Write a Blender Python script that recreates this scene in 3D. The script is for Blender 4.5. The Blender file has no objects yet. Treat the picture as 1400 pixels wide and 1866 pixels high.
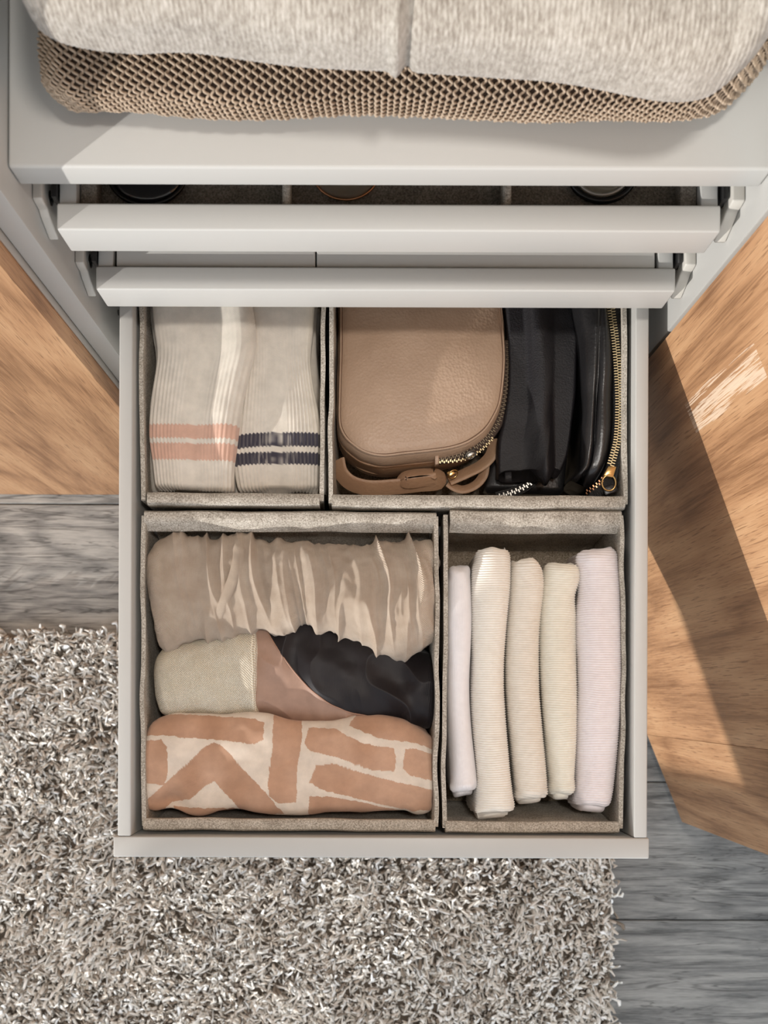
import bpy, bmesh, math, random
import numpy as np
from mathutils import Vector, Matrix

random.seed(7)
rng = np.random.default_rng(11)
C = bpy.context.scene.collection
S = bpy.context.scene

# ------------------------------------------------------------------ camera, world, lights, exposure
CAM_H, FPX, NX, NY, ROLL = 1.6, 2117.0, 665.0, 1275.0, 0.0035
cd = bpy.data.cameras.new('camera'); cam = bpy.data.objects.new('camera', cd); C.objects.link(cam)
cam.location = (0, 0, CAM_H); cam.rotation_euler = (0, 0, ROLL)
cd.sensor_fit = 'HORIZONTAL'; cd.sensor_width = 36.0; cd.lens = FPX / 1400 * 36.0
cd.shift_x = (700 - NX) / 1400; cd.shift_y = (NY - 933) / 1400
cd.clip_start = 0.05; cd.clip_end = 50
cd.dof.use_dof = True; cd.dof.focus_distance = 0.965; cd.dof.aperture_fstop = 18.0
S.camera = cam

w = bpy.data.worlds.new('world'); S.world = w; w.use_nodes = True
bg = w.node_tree.nodes['Background']
bg.inputs[0].default_value = (0.92, 0.98, 1.06, 1); bg.inputs[1].default_value = 1.15

def lamp(name, kind, loc, target, energy, col, **kw):
    d = bpy.data.lights.new(name, kind); o = bpy.data.objects.new(name, d); C.objects.link(o)
    o.location = loc; o.rotation_euler = (Vector(target) - Vector(loc)).to_track_quat('-Z', 'Y').to_euler()
    d.energy = energy; d.color = col
    for k, v in kw.items(): setattr(d, k, v)
    return o
SUN_EL, SUN_AZ = math.radians(11.5), math.radians(38)
sd = Vector((math.cos(SUN_EL)*math.cos(SUN_AZ), math.cos(SUN_EL)*math.sin(SUN_AZ), -math.sin(SUN_EL)))
lamp('sun', 'SUN', (-3, -1, 1.4), Vector((-3, -1, 1.4)) + sd, 3.3, (1.0, 0.965, 0.92), angle=math.radians(0.6))
lamp('ceiling_lamp', 'AREA', (0.20, 0.18, 2.52), (0.20, 0.18, 0), 11.0, (1.0, 0.95, 0.89), shape='DISK', size=0.16)
S.view_settings.view_transform = 'Standard'; S.view_settings.look = 'None'
S.view_settings.exposure = 0.06; S.view_settings.gamma = 1.0; S.view_settings.use_curve_mapping = False

# ------------------------------------------------------------------ helpers
def P(px, py, z):
    x, y = px - NX, NY - py
    c, s = math.cos(ROLL), math.sin(ROLL); k = (CAM_H - z) / FPX
    return ((x*c - y*s)*k, (x*s + y*c)*k)
def P3(px, py, z): return (*P(px, py, z), z)

def lin(r, g, b):
    f = lambda v: (v/255/12.92 if v <= 10 else ((v/255 + .055)/1.055)**2.4)
    return (f(r), f(g), f(b), 1)

WL = {}
def link(o, parent):
    C.objects.link(o)
    if parent is not None: o.parent = parent
def root_loc(p): return WL.get(p.name, np.zeros(3)) if p is not None else np.zeros(3)

def tag(o, label=None, cat=None, group=None, kind=None):
    if label: o['label'] = label
    if cat: o['category'] = cat
    if group: o['group'] = group
    if kind: o['kind'] = kind
    return o
def thing(name, label, cat, loc=(0, 0, 0), group=None):
    o = bpy.data.objects.new(name, None); o.empty_display_size = .05; C.objects.link(o); o.location = loc
    WL[o.name] = np.array(loc, float)
    return tag(o, label, cat, group)

def mk(name, V, F, mat, parent=None, uv=None, smooth=True, col=None, label=None, kind=None, mesh=None):
    """V world coords (n,3); F quad array or list of faces"""
    V = np.asarray(V, float); L = root_loc(parent)
    me = bpy.data.meshes.new(name)
    V = V - L
    if isinstance(F, np.ndarray):
        n, k = F.shape
        me.vertices.add(len(V)); me.vertices.foreach_set('co', V.astype(np.float32).ravel())
        me.loops.add(n*k); me.loops.foreach_set('vertex_index', F.astype(np.int32).ravel())
        me.polygons.add(n); me.polygons.foreach_set('loop_start', np.arange(0, n*k, k, dtype=np.int32))
        try: me.polygons.foreach_set('loop_total', np.full(n, k, dtype=np.int32))
        except Exception: pass
        me.update(calc_edges=True)
        lv = F.ravel()
    else:
        me.from_pydata([tuple(v) for v in V], [], [tuple(f) for f in F])
        lv = np.array([i for p in me.polygons for i in p.vertices])
    if uv is not None:
        ul = me.uv_layers.new(name='UVMap'); ul.data.foreach_set('uv', np.asarray(uv, np.float32)[lv].ravel())
    if col is not None:
        ca = me.color_attributes.new('Col', 'FLOAT_COLOR', 'POINT'); ca.data.foreach_set('color', np.asarray(col, np.float32).ravel())
    me.polygons.foreach_set('use_smooth', np.full(len(me.polygons), smooth))
    me.validate(); me.update()
    if mat: me.materials.append(mat)
    o = bpy.data.objects.new(name, me); link(o, parent)
    WL[o.name] = L
    return tag(o, label=label, kind=kind)

def rbox(x0, x1, y0, y1, z0, z1, r=.0015, seg=2):
    bm = bmesh.new(); bmesh.ops.create_cube(bm, size=1)
    for v in bm.verts:
        v.co = Vector((x0 + (v.co.x+.5)*(x1-x0), y0 + (v.co.y+.5)*(y1-y0), z0 + (v.co.z+.5)*(z1-z0)))
    if r > 0: bmesh.ops.bevel(bm, geom=bm.edges[:], offset=r, segments=seg, profile=.5, affect='EDGES')
    return bm_out(bm)
def bm_out(bm):
    bm.verts.index_update()
    V = np.array([v.co[:] for v in bm.verts]); F = [[v.index for v in f.verts] for f in bm.faces]; bm.free()
    return V, F
def prism(poly, axis, a, b, r=.001, seg=2):
    """extrude 2D polygon along axis (0:x with poly in yz, 2:z with poly in xy)"""
    bm = bmesh.new(); n = len(poly)
    def co(p, t): return (t, p[0], p[1]) if axis == 0 else ((p[0], t, p[1]) if axis == 1 else (p[0], p[1], t))
    A = [bm.verts.new(co(p, a)) for p in poly]; B = [bm.verts.new(co(p, b)) for p in poly]
    bm.faces.new(A); bm.faces.new(B[::-1])
    for i in range(n): bm.faces.new((A[i], B[i], B[(i+1) % n], A[(i+1) % n]))
    bmesh.ops.recalc_face_normals(bm, faces=bm.faces[:])
    if r > 0: bmesh.ops.bevel(bm, geom=bm.edges[:], offset=r, segments=seg, profile=.5, affect='EDGES')
    return bm_out(bm)
def join(*parts):
    V, F, o = [], [], 0
    for v, f in parts:
        V.append(np.asarray(v)); F += [[int(i)+o for i in q] for q in f]; o += len(v)
    return np.concatenate(V), F
def obj(name, vf, mat, parent=None, smooth=False, **k):
    o = mk(name, vf[0], vf[1], mat, parent, smooth=True, **k)
    if not smooth:
        me = o.data
        try: me.set_sharp_from_angle(angle=math.radians(40))
        except Exception: pass
    return o

def crom(pts, n):
    """smooth curve through control points resampled to n (chord-length, monotone parameter)"""
    pts = np.asarray(pts, float); m = len(pts)
    d = np.r_[0, np.cumsum(np.maximum(np.linalg.norm(np.diff(pts, axis=0), axis=1), 1e-9))]; d /= d[-1]
    return crom_at(pts, d, np.linspace(0, 1, n))
def crom_at(pts, d, t):
    m = len(pts); tang = np.zeros_like(pts)
    for i in range(m):
        a, b = max(i-1, 0), min(i+1, m-1)
        tang[i] = (pts[b]-pts[a]) / (d[b]-d[a])
    k = np.clip(np.searchsorted(d, t, side='right')-1, 0, m-2); h = (d[k+1]-d[k])
    s = ((t-d[k])/h)[:, None]; h = h[:, None]
    return ((2*s**3-3*s**2+1)*pts[k] + (s**3-2*s**2+s)*h*tang[k] + (-2*s**3+3*s**2)*pts[k+1] + (s**3-s**2)*h*tang[k+1])

def tube(pts, r, n=8, closed=False, flat=1.0, up=(0, 0, 1), caps=True):
    """tube along polyline; flat scales the second axis; returns V, F(list)"""
    pts = np.asarray(pts, float); m = len(pts); r = np.broadcast_to(np.asarray(r, float), (m,))
    if closed: T = np.roll(pts, -1, 0) - np.roll(pts, 1, 0)
    else: T = np.gradient(pts, axis=0)
    T /= np.maximum(np.linalg.norm(T, axis=1, keepdims=True), 1e-12)
    U = np.array(up, float)[None] - T*(T@np.array(up, float))[:, None]
    bad = np.linalg.norm(U, axis=1) < 1e-3
    if bad.any():
        alt = np.array((1., .3, 0)); U[bad] = alt - T[bad]*(T[bad]@alt)[:, None]
    U /= np.linalg.norm(U, axis=1, keepdims=True); W = np.cross(T, U)
    a = np.linspace(0, 2*math.pi, n, endpoint=False)
    V = pts[:, None] + r[:, None, None]*(np.cos(a)[None, :, None]*W[:, None] + flat*np.sin(a)[None, :, None]*U[:, None])
    V = V.reshape(-1, 3); F = []
    for i in range(m if closed else m-1):
        j = (i+1) % m
        for k in range(n):
            F.append((i*n+k, i*n+(k+1) % n, j*n+(k+1) % n, j*n+k))
    if not closed and caps:
        F.append(tuple(range(n))[::-1]); F.append(tuple((m-1)*n+k for k in range(n)))
    return V, F

# numpy value noise
def _h(ix, iy, iz, seed):
    with np.errstate(over='ignore'):
        h = (ix.astype(np.uint32)*np.uint32(374761393) + iy.astype(np.uint32)*np.uint32(668265263) + iz.astype(np.uint32)*np.uint32(2147483647 - 58) + np.uint32(seed)*np.uint32(974634791))
        h = (h ^ (h >> np.uint32(13)))*np.uint32(1274126177); h = h ^ (h >> np.uint32(16))
    return (h & np.uint32(0xffff)).astype(float)/65535.0*2-1
def vnoise(p, seed=0):
    p = np.asarray(p, float); sh = p.shape[:-1]; p = p.reshape(-1, 3) + 1000.0
    i = np.floor(p).astype(np.int64); f = p-i; f = f*f*f*(f*(f*6-15)+10); r = 0
    for dx in (0, 1):
        for dy in (0, 1):
            for dz in (0, 1):
                wt = (f[:, 0] if dx else 1-f[:, 0])*(f[:, 1] if dy else 1-f[:, 1])*(f[:, 2] if dz else 1-f[:, 2])
                r = r + wt*_h(i[:, 0]+dx, i[:, 1]+dy, i[:, 2]+dz, seed)
    return r.reshape(sh)
def fbm(p, seed=0, oct=3):
    p = np.asarray(p, float); return sum(vnoise(p*2**k, seed+k*17)/2**k for k in range(oct))

def gnormals(G):
    du = np.roll(G, -1, 1) - np.roll(G, 1, 1); dv = np.gradient(G, axis=0)
    n = np.cross(du, dv); n /= np.maximum(np.linalg.norm(n, axis=2, keepdims=True), 1e-12)
    c = G.mean(axis=1, keepdims=True)
    return n*np.sign(((G-c)*n).sum(axis=(1, 2), keepdims=True) + 1e-12)
def grid_faces(nv, nu, cyc=True):
    i = np.arange(nv-1)[:, None]; k = np.arange(nu if cyc else nu-1)[None]; k2 = (k+1) % nu
    return np.stack([i*nu+k, i*nu+k2, (i+1)*nu+k2, (i+1)*nu+k], -1).reshape(-1, 4)

def pillow(rows, zc, ht, hb, nu=64, nv=120, pt=.8, pb=.4, r0=.06, r1=.06, rw=.35, zfun=None, hfun=None, disp=None, e0=2.2):
    """closed cushion: rows = [(L, R), ...] world-XY edge pairs; superellipse cross sections, rounded ends.
       returns grid G (nv, nu, 3), uv, theta, v"""
    rows = np.asarray(rows, float); mid = rows.mean(1)
    d = np.r_[0, np.cumsum(np.linalg.norm(np.diff(mid, axis=0), axis=1))]; length = d[-1]; d /= d[-1]
    v = np.linspace(0, 1, nv)
    v = .5 - .5*np.cos(v*math.pi) if False else v
    # more samples near the rounded ends
    v = v + .10/math.pi*(-np.sin(2*math.pi*v))*0.6
    L = crom_at(rows[:, 0], d, v); R = crom_at(rows[:, 1], d, v)
    s = np.ones(nv)
    if r0 > 0: m = v < r0; s[m] = (1-(1-v[m]/r0)**e0)**(1/e0)
    if r1 > 0: m = v > 1-r1; s[m] = np.maximum(1-((v[m]-(1-r1))/r1)**e0, 0)**(1/e0)
    th = np.linspace(0, 2*math.pi, nu, endpoint=False)
    ct, st = np.cos(th), np.sin(th)
    p = np.where(st >= 0, pt, pb)
    cx = np.sign(ct)*np.abs(ct)**p; sz = np.sign(st)*np.abs(st)**p
    c = (L+R)/2; h = (L-R)/2*(1-rw*(1-s))[:, None]
    G = np.zeros((nv, nu, 3))
    G[:, :, :2] = c[:, None] + h[:, None]*cx[None, :, None]
    hm = hfun(v) if hfun is not None else np.ones(nv)
    G[:, :, 2] = zc + np.where(sz[None] >= 0, ht*hm[:, None], hb)*s[:, None]*sz[None]
    if zfun is not None: G[:, :, 2] += zfun(v)[:, None]
    U = np.r_[0, np.cumsum(np.linalg.norm(np.diff(G[nv//2], axis=0), axis=1))]
    uv = np.stack(np.broadcast_arrays(U[None, :], (v*length)[:, None]), -1).reshape(-1, 2)
    if disp is not None:
        G = G + gnormals(G)*disp(G, th[None, :]+0*v[:, None], v[:, None]+0*th[None, :])[:, :, None]
    return G, uv, th, v
def mkgrid(name, G, uv, mat, parent=None, cyc=True, **k):
    nv, nu = G.shape[:2]
    return mk(name, G.reshape(-1, 3), grid_faces(nv, nu, cyc), mat, parent, uv=uv, **k)
def floor_clip(G, zmin):
    G[:, :, 2] = np.maximum(G[:, :, 2], zmin); return G
def rowpx(Ls, Rs, z):
    return [(P(*a, z), P(*b, z)) for a, b in zip(Ls, Rs)]
def resamp(Ls, Rs, z, n=14):
    a = crom([P(*q, z) for q in Ls], n); b = crom([P(*q, z) for q in Rs], n)
    return np.stack([a, b], 1)

def slab(p00, p10, p11, p01, th, nu=24, nv=6, bump=.0008, seed=1, bow=0):
    """bent felt sheet: bilinear patch p(u,v) with thickness along the normal"""
    p00, p10, p11, p01 = [np.array(p, float) for p in (p00, p10, p11, p01)]
    u = np.linspace(0, 1, nu)[None, :, None]; v = np.linspace(0, 1, nv)[:, None, None]
    G = (1-u)*(1-v)*p00 + u*(1-v)*p10 + u*v*p11 + (1-u)*v*p01
    n = np.cross(p10-p00, p01-p00); n /= np.linalg.norm(n)
    G = G + n*(fbm(G*18, seed, 2)*bump)[:, :, None]
    G = G + np.array((bow, 0, 0))*np.sin(math.pi*u)**.6*np.interp(v, [0, .15, .5, 1], [.25, .8, 1, .2])
    A = G - n*th/2; B = G + n*th/2
    V = np.concatenate([A.reshape(-1, 3), B.reshape(-1, 3)]); o = nu*nv; F = []
    idx = lambda i, j: i*nu+j
    for i in range(nv-1):
        for j in range(nu-1):
            F.append((idx(i, j+1), idx(i, j), idx(i+1, j), idx(i+1, j+1)))
            F.append((o+idx(i, j), o+idx(i, j+1), o+idx(i+1, j+1), o+idx(i+1, j)))
    for j in range(nu-1):
        F.append((idx(0, j), idx(0, j+1), o+idx(0, j+1), o+idx(0, j)))
        F.append((idx(nv-1, j+1), idx(nv-1, j), o+idx(nv-1, j), o+idx(nv-1, j+1)))
    for i in range(nv-1):
        F.append((idx(i+1, 0), idx(i, 0), o+idx(i, 0), o+idx(i+1, 0)))
        F.append((idx(i, nu-1), idx(i+1, nu-1), o+idx(i+1, nu-1), o+idx(i, nu-1)))
    return V, F

# ------------------------------------------------------------------ materials
class NT:
    def __init__(s, name):
        s.m = bpy.data.materials.new(name); s.m.use_nodes = True; s.t = s.m.node_tree; s.b = s.t.nodes['Principled BSDF']
    def n(s, typ, **k):
        nd = s.t.nodes.new(typ)
        for a, v in k.items():
            if a.startswith('i_'): nd.inputs[int(a[2:]) if a[2:].isdigit() else a[2:]].default_value = v
            else: setattr(nd, a, v)
        return nd
    def l(s, a, b): s.t.links.new(a, b)
    def math(s, op, a, b=None, c=None):
        nd = s.n('ShaderNodeMath', operation=op)
        for i, v in enumerate((a, b, c)):
            if v is None: continue
            if isinstance(v, (int, float)): nd.inputs[i].default_value = v
            else: s.l(v, nd.inputs[i])
        return nd.outputs[0]
    def coord(s, kind='Object', scale=(1, 1, 1), loc=(0, 0, 0), rnd=0):
        tc = s.n('ShaderNodeTexCoord'); o = tc.outputs[kind]
        if rnd:
            oi = s.n('ShaderNodeObjectInfo'); cx = s.n('ShaderNodeCombineXYZ')
            r = s.math('MULTIPLY', oi.outputs['Random'], rnd)
            for i in range(3): s.l(r, cx.inputs[i])
            va = s.n('ShaderNodeVectorMath', operation='ADD'); s.l(o, va.inputs[0]); s.l(cx.outputs[0], va.inputs[1]); o = va.outputs[0]
        mp = s.n('ShaderNodeMapping'); mp.inputs['Scale'].default_value = scale; mp.inputs['Location'].default_value = loc
        s.l(o, mp.inputs[0]); return mp.outputs[0]
    def noise(s, co, scale=5, detail=3, rough=.55, dist=0):
        nd = s.n('ShaderNodeTexNoise'); nd.inputs['Scale'].default_value = scale; nd.inputs['Detail'].default_value = detail
        nd.inputs['Roughness'].default_value = rough; nd.inputs['Distortion'].default_value = dist
        s.l(co, nd.inputs['Vector']); return nd.outputs['Fac']
    def ramp(s, fac, stops, interp='LINEAR'):
        nd = s.n('ShaderNodeValToRGB'); cr = nd.color_ramp; cr.interpolation = interp
        while len(cr.elements) < len(stops): cr.elements.new(.5)
        for e, (p, c) in zip(cr.elements, stops): e.position = p; e.color = c
        s.l(fac, nd.inputs[0]); return nd.outputs[0]
    def mix(s, fac, a, b, mode='MIX'):
        nd = s.n('ShaderNodeMix', data_type='RGBA', blend_type=mode)
        for sock, v in ((nd.inputs[0], fac), (nd.inputs[6], a), (nd.inputs[7], b)):
            if isinstance(v, (int, float)): sock.default_value = v
            elif isinstance(v, tuple): sock.default_value = v
            else: s.l(v, sock)
        return nd.outputs[2]
    def col(s, c):
        if isinstance(c, tuple): s.b.inputs['Base Color'].default_value = c
        else: s.l(c, s.b.inputs['Base Color'])
    def bump(s, h, strength=.3, dist=.001, prev=None):
        nd = s.n('ShaderNodeBump'); nd.inputs['Strength'].default_value = strength; nd.inputs['Distance'].default_value = dist
        s.l(h, nd.inputs['Height'])
        if prev is not None: s.l(prev, nd.inputs['Normal'])
        s.l(nd.outputs[0], s.b.inputs['Normal']); return nd.outputs[0]
    def set(s, **k):
        for a, v in k.items(): s.b.inputs[a.replace('_', ' ')].default_value = v
        return s

def simple(name, c, rough=.5, metal=0, bump=None, var=None, spec=.5, coat=0, sheen=0):
    t = NT(name); t.set(Roughness=rough, Metallic=metal)
    t.b.inputs['Specular IOR Level'].default_value = spec
    if coat: t.b.inputs['Coat Weight'].default_value = coat
    if sheen: t.b.inputs['Sheen Weight'].default_value = sheen
    if var:
        c2, sc, det = var; f = t.noise(t.coord(), sc, det)
        t.col(t.ramp(f, [(.35, c), (.65, c2)]))
    else: t.col(c)
    if bump: t.bump(t.noise(t.coord(), bump[0], 3), bump[1], bump[2])
    return t.m

M = {}
M['white'] = simple('white_laminate', lin(186, 185, 181), .42, bump=(900, .06, .0004), spec=.4)
M['white_box'] = simple('white_card', lin(205, 203, 198), .55, bump=(600, .05, .0004))
M['edge_metal'] = simple('grey_edge_strip', lin(190, 186, 180), .3, metal=.4)
M['bracket'] = simple('pale_plastic', lin(196, 192, 184), .38, bump=(900, .04, .0003))
M['black'] = simple('black_plastic', lin(22, 21, 22), .35)
M['steel'] = simple('dark_steel', lin(120, 116, 110), .3, metal=1)
M['gold'] = simple('brass', lin(205, 168, 112), .28, metal=1)
M['brassteeth'] = simple('pale_brass', lin(222, 202, 160), .35, metal=.85)
M['copper'] = simple('copper_wire', lin(206, 150, 112), .25, metal=1)
M['darkmetal'] = simple('dark_bronze', lin(92, 80, 66), .32, metal=.9)
M['lens_black'] = simple('black_lens', lin(20, 19, 26), .06, coat=.6)
M['frame_black'] = simple('black_acetate', lin(18, 17, 18), .25)
def glass(name, c, alpha):
    t = NT(name); t.set(Roughness=.05); t.col(c); t.b.inputs['Transmission Weight'].default_value = alpha; t.b.inputs['IOR'].default_value = 1.3
    return t.m
M['lens_clear'] = glass('clear_lens', lin(235, 225, 205), .85)
M['wall'] = simple('wall_paint', lin(226, 223, 217), .8, bump=(60, .1, .001))

def felt(name, c1, c2, c3):
    t = NT(name); t.set(Roughness=.95); t.b.inputs['Specular IOR Level'].default_value = .1
    a = t.noise(t.coord(scale=(1, 1, 1)), 800, 4, .75); b = t.noise(t.coord(scale=(1, 1, 1), loc=(3, 1, 2)), 70, 3)
    f = t.math('ADD', t.math('MULTIPLY', a, .8), t.math('MULTIPLY', b, .2))
    t.col(t.ramp(f, [(.36, c1), (.5, c2), (.63, c3)])); t.bump(a, .5, .0012); return t.m
M['felt'] = felt('grey_felt', lin(124, 116, 105), lin(180, 172, 160), lin(220, 214, 204))
M['felt_brown'] = felt('brown_felt', lin(100, 87, 72), lin(144, 130, 112), lin(182, 168, 150))
M['felt_dark'] = felt('dark_felt', lin(88, 82, 74), lin(128, 121, 112), lin(160, 152, 142))

def wood(name, base, dark, light, pale_streak=False):
    t = NT(name); t.set(Roughness=.48); t.b.inputs['Specular IOR Level'].default_value = .35
    big = t.noise(t.coord(scale=(5, 5, .75), rnd=3.0), 1.0, 3, .45)
    fine = t.noise(t.coord(scale=(700, 700, 16), rnd=3), 1.0, 3, .6)
    mid = t.noise(t.coord(scale=(110, 110, 3.0), rnd=3), 1.0, 4, .62, .4)
    ring = t.math('PINGPONG', t.math('MULTIPLY', big, 26.0), 1.0)
    f = t.math('ADD', t.math('MULTIPLY', ring, .22), t.math('ADD', t.math('MULTIPLY', mid, .44), t.math('MULTIPLY', fine, .36)))
    pore = t.noise(t.coord(scale=(900, 900, 26), rnd=3, loc=(5, 2, 1)), 1.0, 2, .5)
    c = t.ramp(f, [(.30, dark), (.50, base), (.68, light)])
    c = t.mix(t.ramp(pore, [(.34, (.75, .75, .75, 1)), (.42, (0, 0, 0, 1))]), c, dark)
    if pale_streak:
        tc = t.n('ShaderNodeTexCoord'); sp = t.n('ShaderNodeSeparateXYZ'); t.l(tc.outputs['Object'], sp.inputs[0])
        wob = t.math('MULTIPLY', t.math('SUBTRACT', mid, .5), .012)
        g = t.math('ABSOLUTE', t.math('ADD', t.math('SUBTRACT', sp.outputs[0], pale_streak[0]), wob))
        inx = t.math('MULTIPLY', t.math('LESS_THAN', g, .0052), t.math('GREATER_THAN', fine, .46)); zz = t.math('ABSOLUTE', t.math('SUBTRACT', sp.outputs[2], pale_streak[1]))
        k = t.math('MULTIPLY', t.math('MULTIPLY', inx, t.math('LESS_THAN', zz, pale_streak[2])), t.math('MULTIPLY', 1.25, fine))
        c = t.mix(k, c, lin(236, 214, 190))
    t.col(c); t.bump(fine, .25, .0006); return t.m
M['oak'] = wood('oak_veneer', lin(184, 140, 102), lin(132, 94, 64), lin(204, 162, 122))
M['oak_streak'] = wood('oak_veneer_streaked', lin(184, 140, 102), lin(132, 94, 64), lin(204, 162, 122), (.2561, .72, .085))
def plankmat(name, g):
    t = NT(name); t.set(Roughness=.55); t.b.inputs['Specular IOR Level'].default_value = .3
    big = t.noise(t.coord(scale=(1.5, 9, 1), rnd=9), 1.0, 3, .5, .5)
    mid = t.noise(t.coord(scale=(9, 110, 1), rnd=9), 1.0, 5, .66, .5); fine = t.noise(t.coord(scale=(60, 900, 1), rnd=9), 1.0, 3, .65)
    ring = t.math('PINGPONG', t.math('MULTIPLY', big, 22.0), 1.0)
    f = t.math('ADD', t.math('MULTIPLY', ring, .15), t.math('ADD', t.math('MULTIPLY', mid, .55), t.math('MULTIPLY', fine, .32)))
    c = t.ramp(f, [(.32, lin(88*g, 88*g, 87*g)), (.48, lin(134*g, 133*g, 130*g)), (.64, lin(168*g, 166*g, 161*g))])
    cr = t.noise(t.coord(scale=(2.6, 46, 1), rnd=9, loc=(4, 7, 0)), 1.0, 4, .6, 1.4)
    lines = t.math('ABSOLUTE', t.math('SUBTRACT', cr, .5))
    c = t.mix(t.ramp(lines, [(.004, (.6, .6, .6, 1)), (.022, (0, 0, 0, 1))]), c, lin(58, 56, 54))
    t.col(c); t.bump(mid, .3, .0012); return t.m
M['plank_sunlit'] = plankmat('sunlit_grey_oak_plank', 1.13); M['plank_shaded'] = plankmat('shaded_grey_oak_plank', .90)  # one oak in two tones: sunlight painted into left planks, shade into right

def weave(name, c1, c2, pu, pv, strength=.6, rough=.9, holes=None, sheen=.2, vcol=False, var=None):
    """plain weave / rib relief from UV in metres. pu, pv = thread pitch (0 = none)"""
    t = NT(name); t.set(Roughness=rough); t.b.inputs['Specular IOR Level'].default_value = .15
    t.b.inputs['Sheen Weight'].default_value = sheen
    tc = t.n('ShaderNodeTexCoord'); nz = t.n('ShaderNodeTexNoise'); nz.inputs['Scale'].default_value = 120; t.l(tc.outputs['UV'], nz.inputs['Vector'])
    va = t.n('ShaderNodeVectorMath', operation='MULTIPLY_ADD'); t.l(nz.outputs['Color'], va.inputs[0]); va.inputs[1].default_value = (.0012, .0012, 0); t.l(tc.outputs['UV'], va.inputs[2])
    sp = t.n('ShaderNodeSeparateXYZ'); t.l(va.outputs[0], sp.inputs[0])
    hs = []
    for i, p in ((0, pu), (1, pv)):
        if p: hs.append(t.math('SINE', t.math('MULTIPLY', sp.outputs[i], 2*math.pi/p)))
    h = hs[0] if len(hs) == 1 else (t.math('MULTIPLY', hs[0], hs[1]) if len(hs) == 2 else None)
    if vcol:
        at = t.n('ShaderNodeAttribute', attribute_name='Col'); c = at.outputs['Color']
        vn = t.noise(t.coord(), 90, 4, .6); c = t.mix(.55, c, t.ramp(vn, [(.3, (.78, .78, .78, 1)), (.7, (1.1, 1.1, 1.1, 1))]), 'MULTIPLY')
    else:
        vn = t.noise(t.coord(), (var or 140), 4, .6); c = t.ramp(vn, [(.32, c1), (.68, c2)])
    if holes and h is not None:
        k = t.ramp(h, [(.0, (1, 1, 1, 1)), (.25, (0, 0, 0, 1))]) if False else t.math('GREATER_THAN', t.math('ABSOLUTE', h), holes[1])
        c = t.mix(t.math('MULTIPLY', k, holes[2]), c, holes[0])
    t.col(c)
    if h is not None: t.bump(h, strength, .0006)
    return t.m

def leather(name, c1, c2, rough, strength=.35, scale=420, coat=0):
    t = NT(name); t.set(Roughness=rough); vo = t.n('ShaderNodeTexVoronoi'); vo.inputs['Scale'].default_value = scale; t.l(t.coord(), vo.inputs['Vector'])
    n2 = t.noise(t.coord(), scale*.5, 4); t.col(t.ramp(t.noise(t.coord(), 30, 3), [(.3, c1), (.7, c2)]))
    if coat: t.b.inputs['Coat Weight'].default_value = coat; t.b.inputs['Coat Roughness'].default_value = .25
    t.bump(t.math('ADD', vo.outputs['Distance'], n2), strength, .0006); return t.m
M['bag'] = leather('tan_leather', lin(176, 148, 124), lin(188, 160, 136), .45)
M['bag_dark'] = leather('tan_leather_strap', lin(166, 130, 102), lin(180, 146, 116), .5)
M['bag_in'] = simple('dark_brown_lining', lin(62, 46, 36), .8)
M['blk_leather'] = leather('black_leather', lin(22, 21, 22), lin(30, 29, 30), .36, .2, 500, .25)
M['blk_suede'] = leather('black_grained_leather', lin(15, 12, 16), lin(21, 18, 22), .62, .3, 700)
M['blk_tape'] = weave('black_zip_tape', lin(30, 28, 28), lin(44, 42, 40), .0012, .0012, .8)

# ------------------------------------------------------------------ setting: floor, wall
H_D = lambda d: CAM_H - d
fl = obj('floor', rbox(-1.6, 1.6, -3.2, 1.15, -.03, -.012, 0), M['felt_dark'], None); tag(fl, kind='structure')
pw = .19; y0 = -.302 - pw*8
for r in range(15):
    a = y0 + r*pw; b = a + pw
    cuts = sorted([-1.6, 1.6] + [random.choice([-1.1, -.95, -.8, .72, .85, 1.0]), random.choice([-.05, .05, .15])])
    for c0, c1 in zip(cuts[:-1], cuts[1:]):
        obj('plank', rbox(c0+.0004, c1-.0004, a+.0006, b-.0006, -.012, random.uniform(-.0004, 0), .0012, 1), M['plank_sunlit' if (c0+c1)/2 < .1 else 'plank_shaded'], fl)
ce = obj('ceiling', rbox(-1.78, 1.6, -1.1, 1.0, 2.6, 2.66, 0), M['wall'], None); tag(ce, kind='structure')
wl = obj('wall_back', rbox(-1.6, 1.6, .93, 1.0, 0, 2.6, 0), M['wall'], None); tag(wl, kind='structure')

# unseen left wall: opening, added band and pier shaped to mask the sun
WX, JY, BAND_TOP, BAND, PIER = -1.62, -1.262, 1.125, .90, -1.79
wp = [rbox(WX-.025, WX, PIER, JY, BAND, BAND_TOP, 0), rbox(WX-.16, WX, -3.2, 1.0, 2.25, 2.6, 0), rbox(WX-.16, WX, -.30, 1.0, 0, 2.25, 0), rbox(WX-.16, WX, -3.2, PIER, 0, 2.25, 0)]
wleft = obj('wall_left_sun_mask', join(*wp), M['wall'], None); tag(wleft, kind='structure')

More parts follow.
